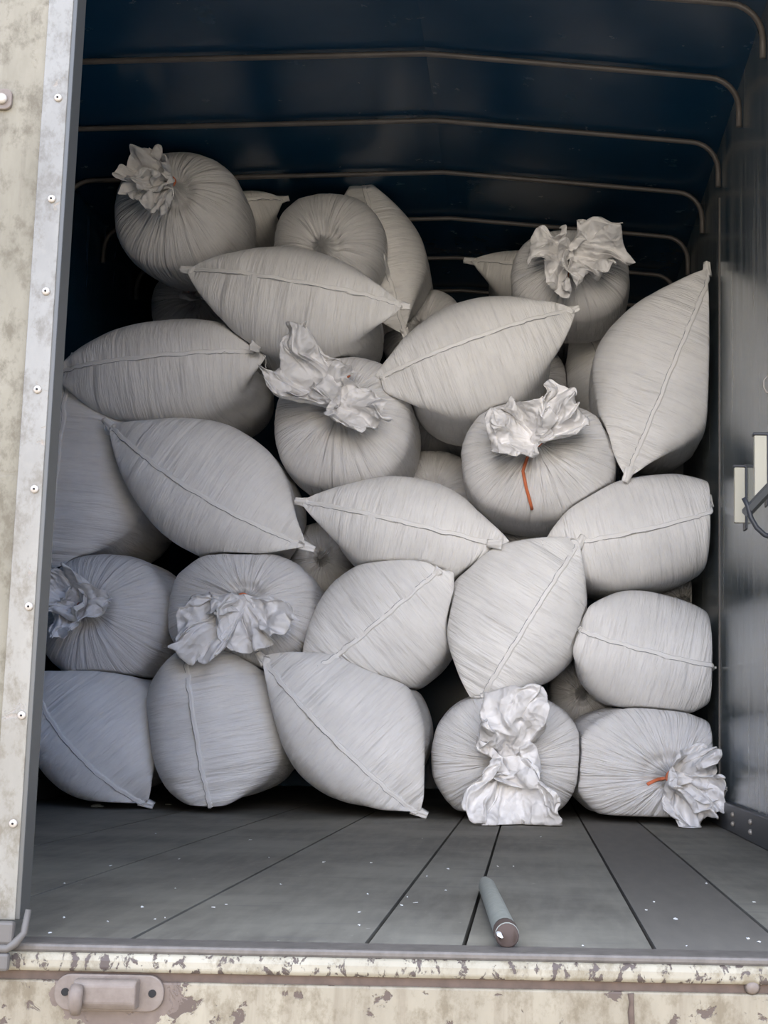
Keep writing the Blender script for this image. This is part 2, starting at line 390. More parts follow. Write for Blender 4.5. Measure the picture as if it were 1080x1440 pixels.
bm = bmesh.new(); tube(bm, [(-0.040, -0.031, 0.014), (-0.040, -0.036, 0.006), (-0.040, -0.036, -0.010), (-0.040, -0.031, -0.022)], [0.008, 0.010, 0.009, 0.007], 10, flat=0.8)
finish(bm, 'lug', BRACK, root)
for x, z in ((-0.063, 0.001), (0.053, 0.001)):
    bm = bmesh.new(); tube(bm, [(x, 0.0, z), (x, -0.0075, z)], 0.0052, 14); finish(bm, 'bolt_hole', BLACK, root, smooth=False)

# left door leaf
YD = Y0 - 0.05
eb = atY(28, 1300, YD); et = atY(110, 0, YD)
EX = (eb[0] + et[0]) / 2; lean = (et[0] - eb[0]) / (et[2] - eb[2])
zb = eb[2] + 0.006
def ex(z): return eb[0] + lean * (z - eb[2])
door_top = ZE + 0.02
bm = bmesh.new()
def slab(bm, off0, off1, y0, y1, z0, z1, mi=0):
    v8 = [bm.verts.new(p) for p in ((ex(z0) + off0 if off0 is not None else XL - .04, y0, z0), (ex(z0) + off1, y0, z0), (ex(z0) + off1, y1, z0), (ex(z0) + off0 if off0 is not None else XL - .04, y1, z0),
                                     (ex(z1) + off0 if off0 is not None else XL - .04, y0, z1), (ex(z1) + off1, y0, z1), (ex(z1) + off1, y1, z1), (ex(z1) + off0 if off0 is not None else XL - .04, y1, z1))]
    for f in ((0, 3, 2, 1), (4, 5, 6, 7), (0, 1, 5, 4), (1, 2, 6, 5), (2, 3, 7, 6), (3, 0, 4, 7)):
        bm.faces.new([v8[i] for i in f]).material_index = mi
slab(bm, None, -0.012, YD, YD + 0.035, zb, door_top)
door = struct(finish(bm, 'door_1', DOORM, smooth=False), 'weathered cream closed door leaf at the left of the doorway', 'door')
bm = bmesh.new(); slab(bm, -0.042, -0.006, YD - 0.004, YD, zb, door_top); finish(bm, 'edge_strip', EDGEM, door, smooth=False, bev=0.001)
bm = bmesh.new(); slab(bm, -0.012, 0.0, YD - 0.002, YD + 0.037, zb, door_top); finish(bm, 'aluminium_edge', ALU, door, smooth=False, bev=0.0015)
for px, py in ((82, 138), (73, 280), (65, 410), (53, 548), (49, 688), (41, 853), (31, 1006), (19, 1158)):
    q = atY(px, py, YD - 0.004); bm = bmesh.new()
    tube(bm, [(q[0], YD - 0.003, q[2]), (q[0], YD - 0.006, q[2]), (q[0], YD - 0.0075, q[2])], [0.0058, 0.0058, 0.0042], 14)
    rv = finish(bm, 'rivet', RIVET, door)
    bm = bmesh.new(); tube(bm, [(q[0], YD - 0.007, q[2]), (q[0], YD - 0.0085, q[2])], 0.0016, 10); finish(bm, 'rivet_pin', BLACK, rv)
# latch plate near the left frame edge
q = atY(2, 142, YD); bm = bmesh.new()
rounded_plate(bm, q[0] - 0.05, q[0] + 0.017, q[2] - 0.015, q[2] + 0.017, YD - 0.006, YD, 0.010)
lp = finish(bm, 'hinge_plate', BRACK, door, smooth=False, bev=0.0015)
bm = bmesh.new(); q2 = atY(5, 142, YD); tube(bm, [(q2[0], YD - 0.005, q2[2]), (q2[0], YD - 0.010, q2[2]), (q2[0], YD - 0.012, q2[2])], [0.008, 0.008, 0.004], 14); finish(bm, 'bolt', RIVET, lp)
# rubber buffer at the foot of the door
a = atY(0, 1330, YD - .01); b1 = atY(22, 1330, YD - .01)
zt = atY(10, 1294, YD - .01)[2]; zm = atY(10, 1333, YD - .01)[2]; zl = atY(10, 1363, YD - .01)[2]
root = bpy.data.objects.new('door_seal', None); col.objects.link(root); root.location = (b1[0], YD - .012, zm)
tag(root, 'grey folded rubber and metal seal at the foot of the left door', 'seal')
bm = bmesh.new(); x0 = -0.14
slabp = [(0, 0, 0.0)]
box(bm, x0, 0.0, -0.014, 0.0, 0.006, zt - zm); box(bm, x0, -0.002, -0.018, -0.006, zl - zm, -0.004)
finish(bm, 'flap', RUBBER, root, smooth=False, bev=0.004)
bm = bmesh.new(); tube(bm, [(x0, -0.012, 0.001), (-0.006, -0.012, 0.001), (0.003, -0.010, 0.008), (0.011, -0.002, 0.020), (0.013, 0.004, 0.05)], [0.006, 0.006, 0.006, 0.005, 0.004], 10)
finish(bm, 'bead', RUBBER, root)

# ------------------------------------------------------------------ sacks
rng = np.random.default_rng(7)
def fbm(P, seed, f0=1.0, octs=3, n=10):
    r = np.random.default_rng(seed); out = np.zeros(len(P)); amp = 1.0; f = f0; tot = 0
    for _ in range(octs):
        K = r.normal(size=(n, P.shape[1])) * f; ph = r.uniform(0, 6.283, n)
        out += amp * np.sin(P @ K.T + ph).sum(1) / math.sqrt(n); tot += amp
        amp *= 0.5; f *= 2.1
    return out / tot

NT, ND, NB, NR = 150, 46, 18, 10
def grid_faces(nr, nt):
    i = np.arange(nr - 1)[:, None]; j = np.arange(nt)[None, :]
    a = i * nt + j; b_ = i * nt + (j + 1) % nt; c = (i + 1) * nt + (j + 1) % nt; d = (i + 1) * nt + j
    return np.stack([a, b_, c, d], -1).reshape(-1, 4)

class Sack: pass
sacks = []
def build_sack(S):
    """fills S.V (rings*NT,3) world coordinates, S.W wrinkle coordinates, plus centre line"""
    th = np.linspace(0, 2 * math.pi, NT, endpoint=False)
    ct, st = np.cos(th), np.sin(th)
    al = np.linspace(0.0, 1.0, ND) ** 1.15 * math.pi / 2
    Ym = S.Y + S.D                                   # depth of the widest ring
    if S.type == 'seam':
        c1 = atY(*S.c1, S.Y + S.set); c2 = atY(*S.c2, S.Y + S.set)
        mid = (c1 + c2) / 2; Lh = np.linalg.norm(c2 - c1) / 2
        e1 = (c2 - c1); e1[1] = 0; e1 /= np.linalg.norm(e1)
        e2 = np.array([-e1[2], 0, e1[0]])
        # image normal (dy,-dx) corresponds to e2 (up for a left-to-right chord)
        sc = (S.Y + S.D * 0.7) / FPX * 1.0
        up, dn, bow = S.up * sc, S.dn * sc, S.bow * sc
        cy = (up - dn) / 2; B = (up + dn) / 2
        A = S.wb * Lh
    else:
        mid = atY(*S.c, S.Y + S.D * 0.7); sc = (S.Y + S.D * 0.7) / FPX
        e1 = np.array([math.cos(S.rot), 0, math.sin(S.rot)]); e2 = np.array([-math.sin(S.rot), 0, math.cos(S.rot)])
        A, B = S.a * sc, S.b * sc; cy = 0; Lh = A; bow = 0
        gp = atY(S.c[0] + S.g[0], S.c[1] + S.g[1], S.Y) - mid; g = np.array([gp[0], gp[2]])
        g = np.array([g[0] * e1[0] + g[1] * e1[2], g[0] * e2[0] + g[1] * e2[2]])
    S.mid, S.e1, S.e2, S.A, S.B, S.cy = mid, e1, e2, A, B, cy
    X, Z, Dp, W = [], [], [], []
    for k, a in enumerate(al):
        sa = math.sin(a); 
        if S.type == 'seam':
            Wd = Lh + (A - Lh) * sa ** 2.6
            bb = B * sa ** 0.85
            lens = (1 - sa) * 0.08
            x = Wd * np.sign(ct) * np.abs(ct) ** S.blunt
            prof = np.sign(st) * np.abs(st) ** ((1 + lens) * S.blunt)
            y = bb * prof + cy * sa + bow * (1 - ct ** 2) * (1 - sa)
            d = S.D * (1 - math.cos(a)) + S.set * (np.abs(ct) ** 2.6) * (1 - sa) ** 0.8
            arc = B * 1.3 * sa
            W.append(np.stack([x, 0.3 * np.sign(st) * np.ones(NT), np.full(NT, arc) * np.abs(st) ** .5], -1))
        else:
            s2 = max(sa, 0.06)
            x = A * s2 * ct + g[0] * (1 - s2); y = B * s2 * st + g[1] * (1 - s2)
            q = 2.35                                  # slightly boxy outline
            rr = (np.abs(ct) ** q + np.abs(st) ** q) ** (-1 / q); rr = 1 + (rr - 1) * sa
            x = (x - g[0] * (1 - s2)) * rr + g[0] * (1 - s2); y = (y - g[1] * (1 - s2)) * rr + g[1] * (1 - s2)
            dome = S.D * (1 - math.cos(a)) 
            d = np.full(NT, dome - 0.035 * math.exp(-(sa / 0.13) ** 2) + 0.03 * math.exp(-((sa - 0.22) / 0.12) ** 2))
            arc = 0.3 * sa
            W.append(np.stack([ct * 0.26, st * 0.26, np.full(NT, arc)], -1))
        X.append(x); Z.append(y); Dp.append(d)
    xl, zl = X[-1].copy(), Z[-1].copy()
    arc0 = W[-1].copy()
    for k in range(1, NB + 1):                        # body going back
        u = k / NB; f = 1 + 0.035 * math.sin(u * math.pi) - 0.05 * u
        X.append(xl * f); Z.append((zl - cy) * f + cy); Dp.append(np.full(NT, S.D + u * S.len))
        w2 = arc0.copy(); w2[:, 2] += u * S.len; W.append(w2)
    for k in range(1, NR + 1):                        # rear cap
        a = k / NR * math.pi / 2 * 0.985
        X.append(xl * 0.95 * math.cos(a)); Z.append((zl - cy) * 0.95 * math.cos(a) + cy)
        Dp.append(np.full(NT, S.D + S.len + 0.14 * math.sin(a)))
        w2 = arc0.copy(); w2[:, 2] += S.len + 0.15 * k / NR; W.append(w2)
    X, Z, Dp = np.array(X), np.array(Z), np.array(Dp); W = np.array(W)
    nr = X.shape[0]
    # sag: bottom heavier, lumps
    P = np.stack([X, Z, Dp], -1).reshape(-1, 3)
    n1 = fbm(P, S.seed, 5.5, 2); n2 = fbm(P, S.seed + 50, 17, 2)
    # radial direction scale
    rad = np.sqrt((X / A) ** 2 + ((Z - cy) / B) ** 2).reshape(-1)
    ring = np.repeat(np.arange(nr), NT)
    sa = np.clip(np.where(ring < ND, np.sin(al[np.minimum(ring, ND - 1)]), 1), 0, 1)
    sc1 = 1 + (0.030 * n1 + 0.008 * n2) * np.clip(sa * 1.6, 0, 1)
    Xf = X.reshape(-1) * sc1; Zf = (Z.reshape(-1) - cy) * sc1 + cy
    Df = Dp.reshape(-1).copy()
    # pleats in real geometry
    Wf = W.reshape(-1, 3)
    fr = np.array([1, 1, 0.10])
    if S.type == 'seam':
        pl = fbm(Wf * fr * np.array([1, .2, 1]), S.seed + 9, 42, 2, 14)
        fal = np.exp(-((sa - 0.20) / 0.40) ** 2)
        amp = S.pl * 0.0045 * fal * (ring < ND)
    else:
        pl = fbm(Wf * fr, S.seed + 9, 42, 3, 16)
        fal = np.clip(sa / 0.12, 0, 1) * np.exp(-(sa / 0.80) ** 2)
        amp = S.pl * 0.0090 * fal * (ring < ND + 3)
    Df += amp * pl * np.sqrt(np.clip(1 - sa * sa * 0.8, 0, 1))
    sc2 = 1 + amp * pl * sa / max(B, .1) * 0.8
    Xf *= sc2; Zf = (Zf - cy) * sc2 + cy
    S.local = np.stack([Xf, Zf, Df], -1)
    S.Wf = Wf
    S.nr = nr
    ax = np.array(S.axis)
    base = mid.copy(); base[1] = 0
    V = base[None] + Xf[:, None] * e1 + Zf[:, None] * e2
    V[:, 1] = S.Y + Df
    back = np.clip(Df - S.D * .5, 0, None)
    V[:, 0] += ax[0] * back; V[:, 2] += ax[1] * back
    S.V = V
    S.base = base + cy * e2
    S.y0, S.y1 = S.Y - 0.03, S.Y + S.D + S.len + 0.16
def tabulate(S):
    """radial distance of the surface about its centre line, by depth and angle"""
    F = grid_faces(S.nr, NT)
    bvh = BVHTree.FromPolygons([tuple(p) for p in S.V], [tuple(int(q) for q in f) for f in F] + [list(range(NT))[::-1]] + [list(range((S.nr - 1) * NT, S.nr * NT))])
    NY, NP = 72, 72
    tab = np.zeros((NY, NP))
    for i in range(NY):
        y = S.y0 + (S.y1 - S.y0) * (i + .5) / NY
        c = centre(S, y)
        for j in range(NP):
            ph = 2 * math.pi * j / NP
            hit = bvh.ray_cast(Vector((c[0], y, c[1])) + Vector((math.cos(ph), 0, math.sin(ph))) * 2, Vector((-math.cos(ph), 0, -math.sin(ph))), 2.0)
            tab[i, j] = 2 - hit[3] if hit[0] is not None else 0.0
    S.tab = tab
def centre(S, y):
    b_ = np.clip(np.asarray(y) - S.Y - S.D * .5, 0, None)
    return (S.base[0] + S.axis[0] * b_, S.base[2] + S.axis[1] * b_)
def field(S, P):
    cx, cz = centre(S, P[:, 1]); dx, dz = P[:, 0] - cx, P[:, 2] - cz
    r = np.hypot(dx, dz); NY, NP = S.tab.shape
    fy = (P[:, 1] - S.y0) / (S.y1 - S.y0) * NY - .5
    ok = (fy > 0) & (fy < NY - 1); fyc = np.clip(fy, 0, NY - 1.001); i0 = fyc.astype(int); ty = fyc - i0
    fp = (np.arctan2(dz, dx) / (2 * math.pi) % 1) * NP; j0 = fp.astype(int) % NP; tp = fp - fp.astype(int); j1 = (j0 + 1) % NP
    R = (S.tab[i0, j0] * (1 - tp) + S.tab[i0, j1] * tp) * (1 - ty) + (S.tab[i0 + 1, j0] * (1 - tp) + S.tab[i0 + 1, j1] * tp) * ty
    return np.where(ok & (R > 1e-3), r / np.maximum(R, 1e-3), 9.0)

def seam(c1, c2, up, dn, Y, label, bow=0, axis=(0, 0), D=0.17, st=0.10, wb=0.72, ln=0.52, pl=1.0, tabs=(1, 1), blunt=1.0, pri=1.0, thread=None, name='woven_sack'):
    S = Sack(); S.type = 'seam'; S.c1, S.c2, S.up, S.dn, S.Y, S.bow, S.axis, S.D, S.set, S.wb, S.len, S.pl = c1, c2, up, dn, Y, bow, axis, D, st, wb, ln, pl
    S.tabs = tabs; S.blunt = blunt; S.label = label; S.pri = pri; S.thread = thread; S.seed = 100 + len(sacks) * 7; S.name = name; sacks.append(S); return S
def tied(c, a, b, Y, label, g=(0, 0), tuft=None, axis=(0, 0), D=0.17, rot=0, ln=0.52, pl=1.0, tie=None, pri=1.0):
    S = Sack(); S.type = 'tied'; S.c, S.a, S.b, S.Y, S.g, S.tuft, S.axis, S.D, S.rot, S.len, S.pl, S.tie = c, a, b, Y, g, tuft, axis, D, rot, ln, pl, tie
    S.label = label; S.pri = pri; S.seed = 100 + len(sacks) * 7; S.name = 'woven_sack'; sacks.append(S); return S

def fy(px, py): return atZ(px, py, 0.0)[1]
YR = fy(712, 1153) - 0.12       # front of the bottom row
# bottom row
seam((45, 950), (205, 1132), 102, 78, YR + .20, 'white sack with diagonal seam on the floor, leftmost, beside the cream door', bow=-14, pri=1.1)
seam((262, 910), (297, 1137), 106, 78, YR + .10, 'white sack with an upright seam and many cross creases, second from left on the floor', wb=.92, blunt=.74, st=.05, pl=2.2, tabs=(0, 0))
seam((368, 925), (588, 1146), 118, 80, YR + .02, 'white sack with a long diagonal seam on the floor, middle of the bottom row', bow=-5, pri=1.0)
tied((711, 1064), 103, 90, YR, 'tied white sack on the floor with a big drooping ruffled mouth', g=(4, 8), pl=1.3,
     tuft=[(0, -30, 62, 0.9, -40, 0.9), (12, 38, 66, 1.0, 90, 1.0)], tie=[(-8, 40), (-22, 56), (-34, 74)])
tied((922, 1081), 110, 83, YR + .0, 'tied white sack on the floor by the right wall, short orange tie', g=(24, 12), axis=(-.12, .03), pl=1.4,
     tuft=[(24, -2, 48, 1.0, 0, 0.8), (32, 28, 50, 0.8, 110, 0.8)], tie=[(-4, 0), (-18, 4), (-32, 11)])
# second row
tied((142, 866), 92, 90, YR + .22, 'tied white sack with a crumpled mouth beside the door, above the leftmost floor sack', g=(-22, -12), tuft=[(-12, -18, 44, 1.0, 200, 1.0), (2, -2, 42, .8, 80, .9)])
tied((336, 857), 104, 86, YR + .12, 'tied white sack whose mouth flops down in two lobes, on the upright-seam sack', g=(10, -12), pl=2.0, tuft=[(-40, 40, 48, 1.0, 150, 1.1), (18, 26, 52, .9, 60, .7)])
seam((634, 788), (428, 960), 101, 86, YR + .08, 'white sack with seam rising to the right, resting on the middle bottom-row sack', bow=6, pri=1.3, pl=1.5, blunt=.9, tabs=(1, 0))
seam((815, 763), (672, 990), 76, 124, YR + .04, 'white sack leaning steeply, standing on the tied sack with the drooping mouth', pri=1.3, pl=1.3, blunt=.9, tabs=(1, 0))
seam((798, 880), (1043, 942), 79, 92, YR + .06, 'white sack with seam falling right, lying on the tied sack by the right wall', bow=-10, wb=.84, blunt=.82, tabs=(0, 1))
# third row
seam((103, 508), (70, 800), 124, 90, YR + .30, 'tall upright white sack half hidden by the cream door', bow=8, wb=.84, blunt=.8, pl=1.4)
seam((155, 598), (430, 768), 95, 94, YR + .14, 'large white sack with a bold diagonal seam, right of the tall upright sack', bow=-18, pri=1.3, thread=1)
seam((425, 706), (728, 776), 75, 80, YR + .10, 'white sack lying level in the middle of the pile, its left corner tagged white', pri=1.35)
seam((762, 770), (1047, 706), 72, 88, YR + .12, 'white sack lying level near the right wall, below the corner-standing sack', bow=-12, wb=.84, blunt=.85)
# fourth row
tied((480, 592), 100, 101, YR + .18, 'tied white sack with a tall crumpled collar-like mouth in mid pile', g=(-5, -20),
     tuft=[(-36, -38, 56, 1.1, -135, 1.3), (26, -2, 48, .8, 45, .8)], tie=[(4, -30), (7, -42), (14, -49)], pl=2.0)
tied((757, 646), 111, 90, YR + .12, 'tied white sack with a long orange string hanging down its front', g=(-4, -24),
     tuft=[(-14, -12, 46, 1.0, 180, .7), (32, -28, 40, 1.1, -60, 1.0)], tie=[(-4, 5), (-12, 22), (-17, 40), (-12, 62), (-3, 90)], pl=2.2)
seam((520, 540), (806, 436), 74, 102, YR + .16, 'white sack tilted up to the right, between the two tied sacks in mid pile', pri=1.2)
seam((1002, 380), (881, 672), 94, 108, YR + .16, 'large white sack standing on its corner against the right wall', pri=1.3, thread=2)
seam((85, 524), (377, 497), 70, 86, YR + .20, 'white sack lying level at upper left with a loose thread at its right corner', wb=.84, blunt=.85, thread=2)
# top
seam((265, 380), (567, 430), 68, 100, YR + .10, 'white sack lying across the top left of the pile, under the two rounded sacks', bow=-2, pri=1.3)
tied((245, 292), 92, 88, YR + .16, 'dim round tied sack at the very top left with a torn flared mouth', g=(-2, -30), ln=.28, tuft=[(-20, -8, 42, .8, 160, .6), (-16, 24, 38, .8, 170, .6)], axis=(.04, 0))
tied((462, 340), 83, 81, YR + .34, 'round sack with radiating creases at the top, mouth tucked out of sight', g=(-8, 8), D=.2, pl=1.7, ln=.15)
tied((803, 386), 87, 70, YR + .42, 'round tied sack at top right with a wide looping ruffled mouth', g=(-4, -22), ln=.3, tuft=[(-16, 10, 46, .8, 170, .7), (26, 12, 48, .8, 0, .7)], tie=[(0, 8), (-1, 22), (0, 44)], pl=1.8)
# sacks glimpsed behind
BK = YR + 1.0
seam((270, 318), (398, 281), 30, 50, YR + .66, 'dim sack whose pointed corner shows right of the topmost left sack')
seam((508, 250), (570, 470), 62, 85, YR + .68, 'upright dim sack standing behind the round creased sack at the top', thread=None)
seam((662, 367), (850, 410), 40, 55, BK + .15, 'dim sack whose corner pokes out left of the top right tied sack')
tied((594, 460), 62, 62, BK + .0, 'plain rounded sack end behind the tilted sack and the top left lying sack')
tied((612, 588), 66, 58, BK + .02, 'shaded sack belly below the tilted sack in mid pile')
tied((606, 692), 64, 62, BK - .2, 'shaded sack top peeping above the level middle sack')
seam((808, 438), (905, 640), 60, 56, BK + .02, 'shaded sack behind the left edge of the one standing on its corner', tabs=(1, 0))
tied((744, 532), 55, 52, BK + .02, 'dark sack end between the tilted sack and the long orange string sack')
tied((775, 455), 42, 36, BK + .24, 'small bit of sack visible directly under the top right tied sack')
tied((262, 428), 54, 54, BK + .0, 'dark tied sack in the gap under the topmost left sack', g=(14, -12), tuft=[(10, -8, 34, .9, 30, .8)])
tied((452, 785), 48, 55, BK - .25, 'very dark sack deep in the gap left of the level middle sack')
tied((818, 975), 46, 50, BK - .3, 'dark sack in the gap above and between the two tied floor sacks')
tied((940, 662), 62, 45, BK + .02, 'shaded sack under the lower edge of the one standing on its corner')
tied((748, 775), 52, 45, BK - .25, 'dark sack in the gap under the sack with orange string')
tied((962, 845), 50, 42, BK - .3, 'shaded sliver of sack between the two level sacks by the right wall')

for S in sacks: build_sack(S)
# contact solving: where two bellies meet, both stop at the surface between them
def solve(margin, first):
    lo = {id(S): (S.V.min(0), S.V.max(0)) for S in sacks}; new = []
    for S in sacks:
        V = S.V; cx, cz = centre(S, V[:, 1]); smin = np.ones(len(V))
        for T in sacks:
            if T is S: continue
            a0, a1 = lo[id(S)]; b0, b1 = lo[id(T)]
            if np.any(a1 < b0 - .02) or np.any(b1 < a0 - .02): continue
            fT = field(T, V); idx = np.where(fT < 1.0 + (0 if first else 0.03))[0]
            if len(idx) == 0: continue
            P = V[idx]; l = np.full(len(idx), 0.2); h = np.ones(len(idx)); k = S.pri / T.pri
            for _ in range(12):
                mdl = (l + h) / 2; Q = P.copy()
                Q[:, 0] = cx[idx] + (P[:, 0] - cx[idx]) * mdl; Q[:, 2] = cz[idx] + (P[:, 2] - cz[idx]) * mdl
                e = field(T, Q) - 1 - ((mdl - 1) * k if first else 0)
                inside = e < (0 if first else 0.012)
                h = np.where(inside, mdl, h); l = np.where(inside, l, mdl)
            smin[idx] = np.minimum(smin[idx], np.where(l < 0.995, l - margin, 1.0) if not first else l - margin)
        s = smin.reshape(S.nr, NT)
        for _ in range(3):
            g = np.pad(s, ((1, 1), (0, 0)), 'edge')
            sm = (np.roll(s, 1, 1) + np.roll(s, -1, 1) + g[2:] + g[:-2] + 2 * s) / 6; s = np.minimum(sm, s)
        s = s.reshape(-1)
        Q = V.copy(); Q[:, 0] = cx + (V[:, 0] - cx) * s; Q[:, 2] = cz + (V[:, 2] - cz) * s
        new.append(Q)
    for S, Q in zip(sacks, new):
        z = Q[:, 2]; Q[:, 2] = np.where(z < 0.03, 0.003 + 0.027 * np.exp((z - 0.03) / 0.027), z)   # settle on the floor
        lim = XR - 0.012; x = Q[:, 0]; Q[:, 0] = np.where(x > lim - .03, lim - .03 * np.exp(-(x - lim + .03) / .03), x)
        lim = XL + 0.012; x = Q[:, 0]; Q[:, 0] = np.where(x < lim + .03, lim + .03 * np.exp((x - lim - .03) / .03), x)
        S.V = Q
for k in range(5):
    for S in sacks: tabulate(S)
    if k < 4: solve(0.018, k == 0)
def clear(P, S, step=0.006, n=22, whole=False):
    """loose cloth (ears, hems, mouths) is pushed forward off any neighbouring sack it would sink into"""
    P = P.copy()
    near = [T for T in sacks if T is not S and not (np.any(P.max(0) < T.V.min(0) - .03) or np.any(P.min(0) > T.V.max(0) + .03))]
    for _ in range(n):
        hit = np.zeros(len(P), bool)
        for T in near: hit |= field(T, P) < 1.07
        if not hit.any(): break
        if whole: P[:, 1] -= step
        else: P[hit, 1] -= step
    return P

def np_mesh(name, V, F, wr=None, extra=None):
    me = bpy.data.meshes.new(name)
    fc = [tuple(int(a) for a in f) for f in F] + (extra or [])
    me.from_pydata([tuple(p) for p in V], [], fc)
    for p in me.polygons: p.use_smooth = True
    if wr is not None:
        at = me.attributes.new('wr', 'FLOAT_VECTOR', 'POINT'); at.data.foreach_set('vector', wr.astype(np.float32).reshape(-1))
    me.update(); return me

def crumple(P, seed, f, n=6):
    r_ = np.random.default_rng(seed); out = 0
    for _ in range(n):
        k = r_.normal(size=3); k /= np.linalg.norm(k); q = P @ k * f * r_.uniform(.7, 1.4) + r_.uniform(0, 1)
        q = q + 0.12 * np.sin(P @ r_.normal(size=3) * f * 1.5)
        out = out + (np.abs(q % 1 - .5) * 4 - 1)
    return out / math.sqrt(n)
def ruff(seed, R, H, droop, dl, sack, centre_pt, lift):
    """crumpled flared mouth of a tied sack: an irregular folded frill"""
    r = np.random.default_rng(seed); nphi, ns = 240, 40
    ph = np.linspace(0, 2 * math.pi, nphi, endpoint=False)[None]; s = np.linspace(0, 1, ns)[:, None]
    def fold(n, p, sharp=1.0):
        q = np.sin(n * ph + p + 0.5 * np.sin(2 * ph + p * 1.7) + 0.6 * s * np.sin(3 * ph - p)); return np.sign(q) * np.abs(q) ** sharp
    pz = r.uniform(0, 6.28, 12)
    out = 1 + s * (0.30 * np.sin(2 * ph + pz[0]) + 0.16 * np.sin(3 * ph + pz[1]) + 0.09 * fold(5, pz[2], .7) + 0.04 * fold(9, pz[3], .7))
    rr = 0.016 + (R - 0.016) * (s ** 0.8) * out
    curl = 1 - 0.25 * np.clip(s - 0.75, 0, 1) * 4 * (0.5 + 0.5 * np.sin(2 * ph + pz[6]))
    rr = rr * curl
    h = R * (0.10 + 0.75 * H * np.sin(s * 2.2) * (1 + 0.45 * np.sin(2 * ph + pz[4])) + s ** 0.7 * (0.16 * fold(3, pz[5], .6) + 0.12 * fold(7, pz[7], .6) + 0.05 * fold(12, pz[8], .7)))
    tw = 0.25 * s * np.sin(3 * ph + pz[9]) + 0.16 * s * fold(6, pz[10], .7)
    x = rr * np.cos(ph + tw); z = rr * np.sin(ph + tw)
    d = math.radians(droop)
    x = x + s ** 1.2 * dl * R * 0.35 * math.cos(d); z = z - s ** 1.2 * dl * R * 0.35 * math.sin(d)
    P = np.stack([x, -h, z], -1).reshape(-1, 3)
    m_ = np.clip(np.repeat(s.ravel(), nphi) * 1.6, 0, 1)[:, None]
    q = P / R
    P = P + R * 0.22 * m_ * np.stack([fbm(q, seed + 1, 2.0, 2), 0.6 * fbm(q, seed + 2, 2.0, 2), fbm(q, seed + 3, 2.0, 2)], -1)
    q = P / R
    P[:, 1] -= R * m_[:, 0] * (0.24 * (1 - 2.2 * np.abs(fbm(q, seed + 4, 1.6, 1))) + 0.17 * crumple(q, seed + 5, 1.1, 5) + .075 * crumple(q, seed + 6, 2.6, 6))
    P[:, 0] += R * m_[:, 0] * 0.11 * crumple(q, seed + 7, 1.2, 4); P[:, 2] += R * m_[:, 0] * 0.11 * crumple(q, seed + 8, 1.2, 4)
    P[:, 1] = np.clip(P[:, 1], None, 0.4 * R)
    P += centre_pt
    return P, grid_faces(ns, nphi)

def ribbon(pts, wdt, hgt, side, out):
    """raised folded hem following pts; side, out: per-point vectors"""
    prof = [(-1, 0), (-.9, .7), (-.3, 1.0), (.35, .55), (.8, .9), (1, .0)]
    V = []; n = len(pts)
    for p, sd_, o_, wv in zip(pts, side, out, wdt):
        for a, h in prof: V.append(p + sd_ * a * wv + o_ * (h * hgt))
    F = []
    m_ = len(prof)
    for i in range(n - 1):
        for j in range(m_ - 1): F.append((i * m_ + j, i * m_ + j + 1, (i + 1) * m_ + j + 1, (i + 1) * m_ + j))
    return np.array(V), F

